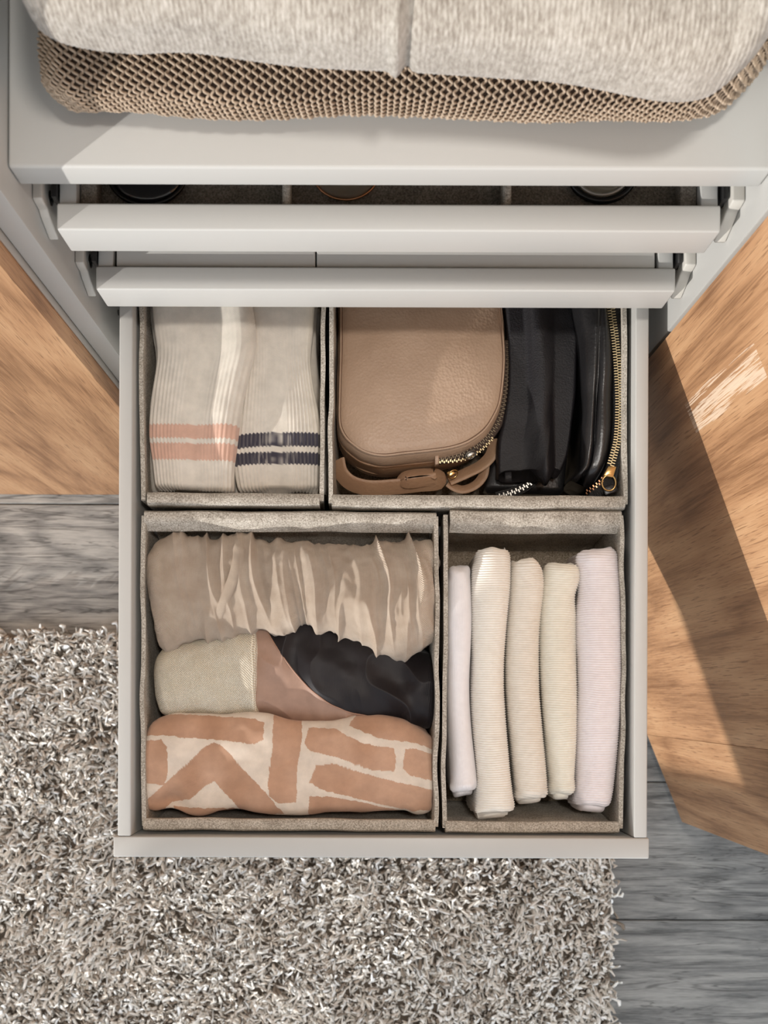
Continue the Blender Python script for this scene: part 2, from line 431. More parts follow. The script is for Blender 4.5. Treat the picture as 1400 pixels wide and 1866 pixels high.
# ------------------------------------------------------------------ wardrobe
XL, XR = -.2177, .2465            # inner faces of the side panels
FY = .3020                        # front edge of the panels
TOPZ = 2.3
wd = thing('wardrobe', 'white wardrobe carcass with open oak door, shelf, two trays and pulled-out drawer', 'wardrobe', (0.0145, .58, 0))
def side_panel(x0, x1, inner):
    o = obj('side_panel', rbox(x0, x1, FY, .88, .06, TOPZ, .0012), M['white'], wd)
    s = 1 if inner == x1 else -1
    for k, z in enumerate(np.arange(.42, 1.0, .032)):
        if k % 3 == 0: continue
        a = np.linspace(0, 2*math.pi, 10, endpoint=False)
        for yy in (FY+.037,):
            ring = np.stack([np.full(10, inner + s*.0004), yy + .0025*np.cos(a), z + .0025*np.sin(a)], 1)
            ring2 = ring.copy(); ring2[:, 0] = inner - s*.001
            V = np.concatenate([ring, ring2]); F = [tuple(range(10)), tuple(range(19, 9, -1))] + [(i, (i+1) % 10, 10+(i+1) % 10, 10+i) for i in range(10)]
            mk('peg_hole', V, F, M['black'], o, smooth=False)
    return o
side_panel(XL-.018, XL, XL); side_panel(XR, XR+.018, XR)
obj('back_panel', rbox(XL+.0003, XR-.0003, .862, .872, .06, TOPZ-.02, 0), M['white'], wd)
obj('bottom_panel', rbox(XL+.0003, XR-.0003, FY+.004, .86, .06, .078, .001), M['white'], wd)
obj('plinth', rbox(XL-.018, XR+.018, FY+.03, FY+.046, 0, .0595, .001), M['white'], wd)
obj('top_panel', rbox(XL+.0003, XR-.0003, FY+.004, .86, TOPZ-.018, TOPZ, .001), M['white'], wd)
SH = .897
obj('shelf', rbox(XL+.0004, XR-.0004, .3215, .855, SH-.0245, SH, .0022, 3), M['white'], wd)

# runner covers: blocks on the panels with a chamfered nose and a screw
def runner(side, zt, h):
    xin = XL if side < 0 else XR; t = .0068 if side < 0 else .0085
    x0, x1 = (xin+.0002, xin+t) if side < 0 else (xin-t, xin-.0002)
    yf = .3240
    poly = [(yf+.001, zt), (yf, zt-.006), (yf-.0005, zt-.014), (yf-.0035, zt-.020), (yf-.0100, zt-h+.001), (yf-.0090, zt-h), (yf+.10, zt-h), (yf+.10, zt)]
    o = obj('runner_cover', prism(poly, 0, x0, x1, .0012, 3), M['bracket'], wd)
    xs = x1 if side < 0 else x0; s = -1 if side > 0 else 1
    zc, yc = zt-.020, yf+.0095
    prof = [(0, 0), (.0052, 0), (.0050, .0007), (.0032, .0010), (.0026, .0004), (0, .0004)]
    a = np.linspace(0, 2*math.pi, 20, endpoint=False); V = []; F = []
    for r, hh in prof[1:]:
        for q in a: V.append((xs + s*hh, yc + r*math.cos(q), zc + r*math.sin(q)))
    n = 20
    for i in range(len(prof)-2):
        for k in range(n): F.append((i*n+k, i*n+(k+1) % n, (i+1)*n+(k+1) % n, (i+1)*n+k))
    F.append(tuple((len(prof)-2)*n+k for k in range(n)))
    mk('screw', V, F, M['steel'], o, smooth=True)
    obj('screw_slot', join(rbox(xs+s*.0003-.0004, xs+s*.0003+.0006, yc-.0024, yc+.0024, zc-.0005, zc+.0005, 0), rbox(xs+s*.0003-.0004, xs+s*.0003+.0006, yc-.0005, yc+.0005, zc-.0024, zc+.0024, 0)), M['black'], o)
    # dark runner rail between the cover and the tray
    rx0, rx1 = (-.2062, -.2028) if side < 0 else (.2332, .2362)
    obj('runner_rail', rbox(rx0, rx1, yf+.004, .80, zt-h, zt-.004, .0004), M['black'], wd)
for zt in (.845, .7335):
    for sgn in (-1, 1): runner(sgn, zt, .042)

# trays
TXL, TXR = -.2033, .2325
def tray(ztop, hgt, base_drop):
    # base board is the parent part, front and rails are its sub-parts
    yb, yf = .3255, .3075
    b = obj('pull_out_tray', rbox(TXL+.003, TXR-.003, yb, .83, ztop-base_drop-.006, ztop-base_drop, .0005), M['white'], wd)
    obj('tray_front', rbox(TXL, TXR, yf, yb-.0002, ztop-hgt, ztop, .0014, 3), M['white'], b)
    for x0, x1 in ((TXL+.0012, TXL+.0125), (TXR-.0125, TXR-.0012)):
        obj('tray_side', rbox(x0, x1, yb, .83, ztop-hgt+.004, ztop-.002, .001), M['white'], b)
    obj('tray_back', rbox(TXL+.0127, TXR-.0127, .815, .83, ztop-base_drop+.0002, ztop-.002, .001), M['white'], b)
    return b
tray(.838, .037, .028); tray(.727, .0385, .026)

# drawer
DXL, DXR, DZ = -.2009, .2302, .655
YF0, YF1 = -.1287, -.1117
dbase = obj('drawer', rbox(DXL+.009, DXR-.009, YF1, .44, .513, .523, .0005), M['white'], wd)
obj('drawer_front', rbox(-.2043, .2318, YF0, YF1-.0002, .47, DZ, .0012, 3), M['white'], dbase)
obj('drawer_side', rbox(DXL, DXL+.0108, YF1, .455, .505, DZ-.0003, .0012, 3), M['white'], dbase)
obj('drawer_side', rbox(DXR-.0108, DXR, YF1, .455, .505, DZ-.0003, .0012, 3), M['white'], dbase)
obj('drawer_back', rbox(DXL+.011, DXR-.011, .44, .455, .523, DZ-.004, .001), M['white'], dbase)

# open door: hinged on the right panel, swung out about 112 degrees, veneered in two boards
ang = math.radians(22); hx, hy = .2448, .2960
du = np.array((math.sin(ang), -math.cos(ang))); dn = np.array((math.cos(ang), math.sin(ang)))     # along the leaf, away from the camera
def door_board(t0, t1, n0, n1, z0, z1, r):
    V, F = rbox(t0, t1, n0, n1, z0, z1, r)
    W = np.zeros_like(V); W[:, :2] = np.array((hx, hy)) + V[:, :1]*du + V[:, 1:2]*dn; W[:, 2] = V[:, 2]
    return W, F
dr = obj('door', door_board(0.0005, .496, .0012, .018, .026, TOPZ, .0008), M['oak'], wd)
obj('veneer_board', door_board(0, .3688, 0, .0011, .025, TOPZ+.001, .0003), M['oak_streak'], dr)
obj('veneer_board', door_board(.3692, .4965, 0, .0011, .025, TOPZ+.001, .0003), M['oak'], dr)

# neighbouring closed wardrobe on the left
nw = thing('wardrobe', 'closed wardrobe with flat oak door standing left of the open one', 'wardrobe', (-.49, .58, 0))
obj('side_panel', rbox(XL-.0365, XL-.0185, FY+.004, .88, .06, TOPZ, .001), M['white'], nw)
obj('side_panel', rbox(-.735, -.717, FY+.004, .88, .06, TOPZ, .001), M['white'], nw)
obj('plinth', rbox(-.735, XL-.0185, FY+.03, FY+.046, 0, .0595, .001), M['white'], nw)
ndr = obj('door', rbox(-.735, XL-.0195, (FY-.0215), FY+.0015, .003, TOPZ, .0006), M['oak'], nw)
obj('door_edge_strip', rbox(XL-.0194, XL-.0181, FY-.006, FY+.002, .02, TOPZ, .0005), M['edge_metal'], ndr)

# ------------------------------------------------------------------ rug
RX0, RX1, RY0, RY1 = -.66, .338, -.56, .089
rug = thing('shaggy_rug', 'shaggy cream and taupe long pile rug on the grey plank floor', 'rug', ((RX0+RX1)/2, (RY0+RY1)/2, 0))
obj('backing', rbox(RX0, RX1, RY0, RY1, 0, .008, .002), simple('rug_backing', lin(110, 99, 87), .95), rug)
def pile(n):
    b = np.stack([rng.uniform(RX0, RX1, n), rng.uniform(RY0, RY1, n), np.full(n, .006)], 1)
    ang = fbm(np.c_[b[:, :2]*9, np.zeros(n)], 3, 2)*4 + rng.uniform(0, 6.28, n)*.45
    lean = rng.uniform(.15, .85, n); Lh = rng.uniform(.013, .024, n)*(1+.22*fbm(np.c_[b[:, :2]*26, np.zeros(n)], 9, 2))
    k = 4; t = np.linspace(0, 1, k+1)
    d = np.stack([np.cos(ang), np.sin(ang), np.zeros(n)], 1); pr = np.stack([-np.sin(ang), np.cos(ang), np.zeros(n)], 1)
    curl = rng.uniform(-.009, .009, n); ph = rng.uniform(0, 6.28, n)
    tt = t[None, :]
    out = (tt**1.6*lean[:, None]*Lh[:, None]*.9)
    side = curl[:, None]*np.sin(tt*4+ph[:, None]) - curl[:, None]*np.sin(ph)[:, None]
    up = Lh[:, None]*(tt - .28*lean[:, None]*tt**2)
    Pn = b[:, None] + d[:, None]*out[:, :, None] + pr[:, None]*side[:, :, None]; Pn[:, :, 2] += up
    rad = (np.array([.8, .95, 1.1, 1.15, .7])[None]*rng.uniform(.0017, .0033, n)[:, None])
    a = np.array([0, 2.094, 4.189]); tw = rng.uniform(0, 6.28, n)
    e1 = pr[:, None, None]; e2 = np.stack([d[:, 0]*.5, d[:, 1]*.5, np.full(n, -.8)], 1)[:, None, None]
    aa = (a[None, None, :] + tw[:, None, None])
    V = Pn[:, :, None] + rad[:, :, None, None]*(np.cos(aa)[..., None]*e1 + np.sin(aa)[..., None]*e2)
    m = (k+1)*3; base = (np.arange(n)*m)[:, None, None, None]
    i = np.arange(k)[None, :, None]; j = np.arange(3)[None, None, :]; j2 = (j+1) % 3
    F = np.stack(np.broadcast_arrays(i*3+j, i*3+j2, (i+1)*3+j2, (i+1)*3+j), -1) + base
    pal = np.array([lin(251, 248, 242), lin(246, 241, 232), lin(236, 229, 219), lin(206, 196, 184), lin(150, 138, 125), lin(252, 251, 248)])
    pc = rng.choice(len(pal), n, p=[.25, .20, .18, .16, .12, .09])
    cc = np.repeat(pal[pc], m, axis=0)
    return V.reshape(-1, 3), F.reshape(-1, 4), cc
V, F, cc = pile(34000)
t = NT('rug_yarn'); at = t.n('ShaderNodeAttribute', attribute_name='Col'); t.col(at.outputs['Color']); t.set(Roughness=.9); t.b.inputs['Specular IOR Level'].default_value = .15
mk('pile', V, F, t.m, rug, col=cc, kind='stuff')

# ------------------------------------------------------------------ felt boxes in the drawer
RZ, BZ = .640, .5235
def felt_box(label, x0, x1, y0, y1, leanf, leanb, lf, lb, shrink=.003, lipz=.0015, dzf=0, dzb=0, bl=.0, br=.0):
    t = thing('felt_box', label, 'box', ((x0+x1)/2, (y0+y1)/2, BZ), 'felt boxes in the drawer')
    bz = BZ+.0005; s = shrink; th = .0036
    obj('base', rbox(x0+s, x1-s, y0+leanf*.6, y1-leanb*.6, bz, bz+.004, .001), M['felt_brown'], t)
    sd_ = int(abs(x0)*1e4) % 97
    zt = RZ
    obj('side_wall', slab((x0+th/2, y0+.004, zt), (x0+th/2, y1-.004, zt), (x0+s+th/2, y1-leanb, bz), (x0+s+th/2, y0+leanf, bz), th, 40, 10, .0014, sd_, -bl), M['felt'], t)
    obj('side_wall', slab((x1-th/2, y1-.004, zt), (x1-th/2, y0+.004, zt), (x1-s-th/2, y0+leanf, bz), (x1-s-th/2, y1-leanb, bz), th, 40, 10, .0014, sd_+5, br), M['felt'], t)
    for (y, lean, lip, sg, dz) in ((y0, leanf, lf, 1, dzf), (y1, leanb, lb, -1, dzb)):
        o = obj('end_wall', slab((x0+.006, y+sg*.0035, zt-.001+dz), (x1-.006, y+sg*.0035, zt-.001+dz), (x1-s-.004, y+sg*(lean+.003), bz), (x0+s+.004, y+sg*(lean+.003), bz), th, 40, 8, .0012, sd_+9), M['felt'], t)
        if lip:
            # the folded-over rim: a thick rounded double layer of felt
            xa, xb = x0+lip[1], x1-lip[2]; D = lip[0]
            prof = [(0.0005, -.020), (0.0, -.003), (.0016, 0), (D*.5, .0008), (D-.0016, -.0002), (D, -.0022), (D-.0004+(.0055 if sg < 0 else 0), -.0125), (D-.0035+(.0035 if sg < 0 else 0), -.014), (.0042, -.017)]
            n = 50; xs = np.linspace(xa, xb, n); G = np.zeros((n, len(prof), 3))
            for k, (yy, zz) in enumerate(prof):
                G[:, k, 0] = xs; G[:, k, 1] = y + sg*yy; G[:, k, 2] = zt+lipz+dz + zz
            q = np.stack([xs*30, np.zeros(n)+sd_, np.zeros(n)], 1)
            G[:, :, 1] += (vnoise(q, 3)*.0006)[:, None]; G[:, :, 2] += (vnoise(q, 8)*.0007)[:, None]
            Fq = [tuple(f) for f in grid_faces(n, len(prof), True)] + [tuple(range(len(prof)))[::-1], tuple((n-1)*len(prof)+k for k in range(len(prof)))]
            obj('folded_rim', (G.reshape(-1, 3), Fq), M['felt'], o)
    return t
X = lambda px: P(px, 1275, RZ)[0]; Y = lambda py: P(700, py, RZ)[1]
felt_box('grey felt box holding the striped socks', X(254)+.0, X(590), Y(922), .43, .004, .004, (.0105, .006, .004), None, bl=.003)
felt_box('wide grey felt box holding the tan and black bags', X(597), X(1140), Y(926), .43, .004, .004, (.0110, .003, .001), None, br=.0015)
felt_box('grey felt box holding three rolled scarves', X(258), X(801), Y(1516)+.0004, Y(930)-.001, .004, .034, (.010, .002, .003), (.0105, .002, .003), bl=.0045, br=-.0005)
felt_box('narrow grey felt box holding five folded white tops', X(806), X(1136), Y(1518)+.0004, Y(927)-.0008, .012, .016, (.0095, .003, .003), (.0125, .006, .002), br=.0045)

# ------------------------------------------------------------------ folded tops
def rib_disp(pitch, amp, wr=.0012, seed=1, ws=(30, 12, 30)):
    def f(G, th, v):
        r = amp*np.sin(2*math.pi*(G[:, :, 1] + .0012*vnoise(G*40, seed+3))/pitch) if amp else 0
        end = np.clip(1-np.minimum(v, 1-v)/.07, 0, 1)
        return r + wr*fbm(G*np.array(ws), seed, 3) + .0022*end*fbm(G*70, seed+50, 2)
    return f
tops = [
 ('plain smooth white folded top, the slimmest, at the left wall of its box', lin(236, 232, 233), lin(241, 237, 238), 0,
  [(816, 1036), (812, 1110), (812, 1250), (813, 1290), (819, 1370), (822, 1443)], [(857, 1030), (859.5, 1110), (856, 1250), (857, 1285), (862, 1355), (870, 1436)], 0),
 ('wide cream ribbed folded top second from the left, longest at its near end', lin(233, 227, 217), lin(239, 234, 225), 1,
  [(868, 1003), (861, 1050), (858, 1170), (857, 1250), (860, 1340), (866, 1430), (858, 1486)], [(927, 1001), (929, 1050), (922, 1170), (921, 1250), (926, 1330), (930, 1410), (936, 1478)], .004),
 ('beige ribbed folded top in the middle of the five', lin(227, 219, 207), lin(234, 227, 216), 1,
  [(930, 1024), (926, 1100), (922, 1180), (921, 1250), (927, 1340), (938, 1455)], [(974, 1018), (987, 1056), (981, 1140), (982, 1250), (987, 1330), (998, 1450)], 0),
 ('ivory ribbed folded top with a bulged far end, second from the right', lin(231, 226, 212), lin(237, 232, 219), 1,
  [(990, 1030), (988, 1050), (986, 1066), (985, 1090), (983, 1130), (984, 1250), (990, 1340), (1003, 1447)], [(1050, 1025), (1059, 1042), (1057, 1060), (1050, 1080), (1052, 1110), (1050, 1200), (1048, 1320), (1046, 1447)], 0),
 ('pale pinkish ribbed folded top, rightmost of the five', lin(234, 226, 227), lin(240, 233, 234), 1,
  [(1046, 1010), (1056, 1060), (1051, 1130), (1051, 1250), (1048, 1330), (1050, 1468)], [(1118, 998), (1130, 1050), (1131, 1120), (1129, 1250), (1125, 1350), (1112, 1470)], .003)]
for i, (lab, c1, c2, rib, Ls, Rs, dz) in enumerate(tops):
    m = weave('jersey_%d' % i, c1, c2, 0 if rib else .0009, 0, .25, sheen=.25)
    zc = .620 + dz
    rows = resamp(Ls, Rs, zc)
    Yc = rows[:, :, 1].mean(); Xc = rows[:, :, 0].mean()
    t = thing('folded_shirt', lab, 'clothing', (Xc, Yc, .528), 'folded tops in the narrow felt box')
    G, uv, th, v = pillow(rows, zc, .019, .091, nu=56, nv=900 if rib else 260, pt=.85, pb=.35, r0=.045, r1=.035, rw=.30,
        zfun=lambda v: .003*np.sin(v*7+i), disp=rib_disp(.00195, 0.0004 if rib else 0, .0013, i*11+2, (22, 9, 22)))
    floor_clip(G, .5282); mkgrid('folded_body', G, uv, m, t)
    # inner layer of the fold showing at the near end
    e = rows[-3:].copy(); mid = e.mean(1, keepdims=True); e = mid + (e-mid)*.72; e[:, :, 1] -= .0055
    G, uv, th, v = pillow(e, zc-.012, .018, .075, nu=40, nv=60, pt=.7, pb=.4, r0=.2, r1=.18, rw=.25, disp=lambda G, a, b: .0012*fbm(G*45, i+40, 2))
    floor_clip(G, .5284); mkgrid('inner_fold', G, uv, m, t)
    if rib:
        h = tube(crom([np.array((*((rows[-2-k][0]*.93+rows[-2-k][1]*.07)), zc+.0135)) for k in range(3)], 14), .0011, 6) if False else None

# ------------------------------------------------------------------ scarves
def gauze_disp(G, th, v):
    x, y, z = G[:, :, 0], G[:, :, 1], G[:, :, 2]
    ux = x + y*.16 + .006*vnoise(G*np.array((10, 30, 10)), 8)
    q = np.stack([ux*74, y*6, z*6], -1); n1 = fbm(q, 5, 1)
    r = 1-np.abs(n1)*1.6; r2 = 1-np.abs(vnoise(np.stack([ux*170, y*12, z*12], -1), 15))*1.5
    amp = np.interp(x, [P(270, 0, .6)[0], P(420, 0, .6)[0], P(520, 0, .6)[0]], [.6, .7, 1.0])
    return amp*(.0085*(np.clip(r, -.3, 1)**2-.4)) + .0026*r2*amp + .003*vnoise(G*np.array((16, 12, 12)), 21) + .0007*fbm(G*170, 9, 2)
zc = .621
L = [(272, 1035), (288, 995), (322, 978), (365, 977), (400, 984), (432, 977), (470, 981), (530, 988), (600, 990), (660, 990), (715, 987), (760, 986), (788, 1003)]
R = [(284, 1150), (300, 1192), (336, 1177), (374, 1168), (412, 1166), (452, 1151), (510, 1146), (572, 1140), (615, 1153), (655, 1174), (712, 1186), (765, 1190), (786, 1184)]
rows = resamp(L, R, zc, 20); c = rows.mean((0, 1))
sc = thing('rolled_scarf', 'crinkled taupe gauze scarf rolled along the far wall of the felt box', 'scarf', (c[0], c[1], .528), 'rolled scarves')
m = weave('taupe_gauze', lin(206, 184, 162), lin(228, 210, 190), .0011, .0011, .9, holes=(lin(140, 116, 94), .55, .4), var=60)
G, uv, th, v = pillow(rows, zc, .028, .09, nu=150, nv=460, pt=.9, pb=.5, r0=.05, r1=.05, rw=.35, disp=gauze_disp,
    hfun=lambda v: np.interp(v, [0, .25, .42, .55, .8, 1], [.62, .62, .78, 1.08, 1.1, .95]))
floor_clip(G, .5285); mkgrid('gauze_roll', G, uv, m, sc)
# a loose pleat crossing the roll
def surf(pts, lift):
    return np.array([(*P(a, b, z), z + lift) for a, b, z in pts])
pl = crom(surf([(427, 977, .626), (436, 1000, .636), (430, 1040, .6405), (413, 1085, .639), (398, 1125, .634), (385, 1168, .620)], .001), 40)
V, F = tube(pl, np.interp(np.linspace(0, 1, 40), [0, .15, .7, 1], [.0025, .0052, .0040, .0022]), 12, flat=.55)
mk('loose_pleat', V + .0005*vnoise(V*300, 4)[:, None], F, m, sc, uv=np.c_[V[:, 0], V[:, 1]])

zc = .608
rows = resamp([(284, 1212), (300, 1186), (340, 1172), (380, 1160), (420, 1150), (468, 1140)], [(284, 1280), (298, 1300), (340, 1299), (380, 1301), (420, 1303), (470, 1300)], zc, 10); c = rows.mean((0, 1))
s2 = thing('rolled_scarf', 'cream open weave scarf roll between the taupe gauze and the printed scarf', 'scarf', (c[0], c[1], .528), 'rolled scarves')
m = weave('cream_openweave', lin(238, 227, 204), lin(245, 237, 218), .0019, .0019, 1.0, holes=(lin(168, 146, 116), .6, .5), var=50)
G, uv, th, v = pillow(rows, zc, .022, .08, nu=110, nv=200, pt=.9, pb=.5, r0=.16, r1=.03, rw=.3, disp=lambda G, a, b: .0024*(1-np.abs(fbm(np.stack([G[:, :, 0]*55+G[:, :, 1]*14, G[:, :, 1]*10, G[:, :, 2]*10], -1), 31, 2)))+.0012*fbm(G*50, 4, 2))
floor_clip(G, .5285); mkgrid('woven_roll', G, uv, m, s2)

zc = .600
rows = resamp([(462, 1146), (500, 1120), (560, 1122), (640, 1150), (720, 1178), (790, 1196)], [(466, 1298), (520, 1308), (590, 1314), (650, 1312), (720, 1322), (789, 1328)], zc, 12); c = rows.mean((0, 1))
s3 = thing('rolled_scarf', 'satin scarf in mauve and black wrapped beside the cream open weave roll', 'scarf', (c[0], c[1], .528), 'rolled scarves')
def satin_disp(G, th, v):
    q = G*np.array((16, 22, 16)); return .0036*fbm(q, 61, 3) + .0052*(1-1.4*np.abs(vnoise(G*np.array((20, 34, 20))+G[:, :, :1]*18, 66)))
G, uv, th, v = pillow(rows, zc, .021, .07, nu=260, nv=360, pt=.85, pb=.5, r0=.03, r1=.04, rw=.2, disp=satin_disp)
floor_clip(G, .5285)
Pf = G.reshape(-1, 3); k = FPX/(CAM_H-Pf[:, 2]); ppx = NX + Pf[:, 0]*FPX/(CAM_H-zc-.018); ppy = NY - Pf[:, 1]*FPX/(CAM_H-zc-.018)
bx = np.array([478, 500, 530, 560, 600, 640, 690, 704, 800]); by = np.array([1135, 1175, 1217, 1252, 1283, 1300, 1308, 1420, 1420])
isb = np.clip((np.interp(ppx, bx, by) - ppy)/1.4 + .5, 0, 1)[:, None]
isb = np.where(ppx[:, None] < 478, 0, isb)
cc = np.array(lin(164, 134, 117))*(1-isb) + np.array(lin(24, 19, 22))*isb
m = weave('satin', None, None, 0, .0006, .1, rough=.5, sheen=.06, vcol=True); m.node_tree.nodes['Principled BSDF'].inputs['Specular IOR Level'].default_value = .3
mkgrid('satin_roll', G, uv, m, s3, col=cc)
hemx = np.array([480, 500, 530, 560, 600, 640, 680]); hz = []
Gt = G[:, :130].reshape(-1, 3); gx = NX + Gt[:, 0]*FPX/(CAM_H-zc-.018); gy = NY - Gt[:, 1]*FPX/(CAM_H-zc-.018)
for a in np.linspace(480, 690, 60):
    b = np.interp(a, bx, by); j = np.argmin((gx-a)**2+(gy-b)**2); hz.append(Gt[j])
hz = np.array(hz); kk = np.ones(7)/7
hz = np.stack([np.convolve(np.pad(hz[:, i], 3, mode='edge'), kk, 'valid') for i in range(3)], 1)
V, F = tube(hz + np.array((0, 0, .0003)), .0006, 6)
mk('hem', V, F, simple('mauve_hem', lin(160, 124, 104), .5), s3, label='thin mauve hem between the two colours')

# printed scarf
zc = .618
CR = lambda pts: [(200+a*.44286, 1120+b*.44286) for a, b in pts]
Ltop = CR([(142, 520), (160, 455), (200, 424), (300, 405), (450, 412), (600, 404), (750, 425), (930, 440), (1010, 415), (1100, 414), (1200, 430), (1290, 466), (1338, 500)])
Rbot = CR([(138, 720), (148, 800), (200, 812), (300, 826), (400, 833), (520, 818), (700, 822), (900, 824), (1100, 816), (1200, 800), (1270, 812), (1320, 800), (1338, 740)])
rows = resamp(Ltop, Rbot, zc, 24); c = rows.mean((0, 1))
s4 = thing('rolled_scarf', 'cream scarf printed with terracotta brush strokes at the near end of its box', 'scarf', (c[0], c[1], .528), 'rolled scarves')
def prt_disp(G, th, v):
    q = G*np.array((17, 26, 17)); r = .0034*fbm(q, 71, 3)
    # a tucked fold near the left front
    x0, y0_ = P(318, 1466, .62); d2 = ((G[:, :, 0]-x0)/.013)**2 + ((G[:, :, 1]-y0_)/.012)**2
    return r - .009*np.exp(-d2)
G, uv, th, v = pillow(rows, zc, .017, .085, nu=420, nv=560, pt=.75, pb=.45, r0=.035, r1=.03, rw=.25, disp=prt_disp)
floor_clip(G, .5285)
polys = [
 [(100, 500), (140, 455), (200, 425), (250, 412), (420, 418), (600, 432), (636, 445), (632, 515), (600, 535), (450, 518), (200, 500)],
 [(100, 528), (150, 522), (210, 518), (236, 545), (243, 640), (225, 705), (140, 695), (100, 690)],
 [(120, 800), (155, 765), (400, 540), (430, 528), (465, 545), (600, 690), (720, 822), (560, 830), (430, 685), (330, 762), (255, 772), (225, 805), (168, 830)],
 [(262, 790), (400, 800), (510, 798), (545, 815), (400, 850), (280, 850)],
 [(675, 400), (790, 400), (792, 500), (775, 620), (770, 775), (700, 778), (655, 750), (652, 680), (668, 560)],
 [(820, 465), (930, 470), (1040, 530), (1170, 550), (1182, 600), (1170, 645), (1080, 640), (930, 585), (820, 560), (803, 530)],
 [(850, 620), (930, 615), (1000, 640), (1150, 680), (1360, 730), (1360, 800), (1250, 808), (1050, 766), (870, 720), (825, 690)],
 [(820, 750), (900, 747), (1050, 776), (1200, 806), (1200, 850), (820, 850)],
 [(1215, 555), (1260, 550), (1360, 585), (1360, 690), (1240, 660), (1210, 630)],
 [(985, 460), (1020, 400), (1150, 400), (1260, 430), (1360, 460), (1360, 565), (1250, 525), (1110, 510), (1040, 480)]]
def inpoly(px, py, poly):
    r = np.zeros(px.shape, bool); n = len(poly)
    for i in range(n):
        (x1, y1), (x2, y2) = poly[i], poly[(i+1) % n]
        if y1 == y2: continue
        cond = ((y1 > py) != (y2 > py)) & (px < (x2-x1)*(py-y1)/(y2-y1)+x1); r ^= cond
    return r
Pf = G.reshape(-1, 3); kz = FPX/(CAM_H-np.maximum(Pf[:, 2], zc+.006))
qx = (NX + Pf[:, 0]*kz - 200)/.44286; qy = (NY - Pf[:, 1]*kz - 1120)/.44286
wob = Pf*260
qx = qx + 3.2*vnoise(wob, 81) + 1.5*vnoise(Pf*900, 83); qy = qy + 3.2*vnoise(wob, 82) + 1.5*vnoise(Pf*900, 84)
ink = np.zeros(len(Pf), bool)
for p in polys: ink |= inpoly(qx, qy, p)
shade = (.5+.5*vnoise(Pf*np.array((55, 30, 30)), 90))[:, None]
ca, cb, ccr = np.array(lin(203, 164, 138)), np.array(lin(180, 138, 110)), np.array(lin(228, 213, 197))
cc = np.where(ink[:, None], ca*(1-shade*.8)+cb*shade*.8, ccr)
m = weave('printed_cotton', None, None, .0008, .0008, .35, rough=.75, sheen=.2, vcol=True)
mkgrid('printed_roll', G, uv, m, s4, col=cc)

# ------------------------------------------------------------------ socks
def sock(label, Ls, Rs, zc, stripes, ink, seed, ht=.012, tilt=0, hump=None, layers=()):
    rows = resamp(Ls, Rs, zc, 16); c = rows.mean((0, 1))
    t = thing('folded_socks', label, 'socks', (c[0], c[1], .528), 'folded socks')
    def dsp(G, th, v):
        lo = (G[:, :, 1] < P(0, 655, zc)[1])
        nr = 34; u = np.arccos(np.clip(np.cos(th), -1, 1))
        xm = (rows[:, 0, 0].mean()+rows[:, 1, 0].mean())/2
        a = np.interp(v, [0, .25, .42, 1], [.00006, .00008, .00036, .00042])
        ac = np.sign(np.cos(th))*np.abs(np.cos(th))**.55
        r = a*np.sin(ac*74)
        f = .0026*fbm(np.stack([G[:, :, 0]*26, G[:, :, 1]*9, G[:, :, 2]*9], -1), seed, 3)
        if hump is not None: f = f + hump(G, th, v)
        return r + f
    G, uv, th, v = pillow(rows, zc, ht, .03, nu=360, nv=420, pt=.55, pb=.6, r0=.03, r1=.03, rw=.08, disp=dsp, zfun=lambda v: tilt*(v-.5))
    Pf = G.reshape(-1, 3); vv = np.repeat(v, 360)
    py = NY - Pf[:, 1]*FPX/(CAM_H-zc-ht); px = NX + Pf[:, 0]*FPX/(CAM_H-zc-ht)
    cc = np.tile(np.array(lin(224, 215, 202)), (len(Pf), 1)); thv = np.tile(th, len(v))
    rg = np.sin(np.sign(np.cos(thv))*np.abs(np.cos(thv))**.55*74)
    for (a0, a1, sl, bend) in stripes:
        q = py - sl*(px-Rs[0][0]) - bend(px) + 1.2*rg
        k = np.clip(np.minimum(q-a0, a1-q)/1.5+.5, 0, 1)
        if seed == 2: k = k*np.clip(1.02 + .10*rg - .55*np.clip(1.2*vnoise(np.c_[px*.7, py*.05, 0*px], 5), 0, 1)*np.exp(-((px-505)/45)**2), .35, 1)
        k = k[:, None]; cc = cc*(1-k) + np.array(ink)*k
    m = weave('sock_knit_%d' % seed, None, None, .0012, .0012, .35, rough=.95, sheen=.3, vcol=True)
    mkgrid('sock', G, uv, m, t, col=cc)
    for (dl, dr, dz) in layers:
        r2 = rows.copy(); r2[:, 0, 0] += dl; r2[:, 1, 0] += dr
        G, uv, th, v = pillow(r2, zc+dz, .010, .012, nu=120, nv=160, pt=.5, pb=.6, r0=.03, r1=.03, rw=.08, disp=lambda G, a, b: .0022*fbm(G*np.array((20, 9, 9)), seed+30, 2))
        floor_clip(G, .5285); mkgrid('under_layer', G, uv, m, t, col=np.tile(np.array(lin(222, 213, 200)), (G.shape[0]*G.shape[1], 1)))
    return t
def hump1(G, th, v):
    cx = np.interp(v, [0, .15, .3, .5, .62, .75, 1], [440, 445, 440, 425, 412, 416, 425]); x = NX + G[:, :, 0]*FPX/(CAM_H-.634)
    top = np.clip(np.sin(th), 0, 1)
    return top*.013*np.exp(-((x-cx)/30)**2)*np.interp(v, [0, .05, .5, .75, 1], [.6, 1, 1, .7, .3])
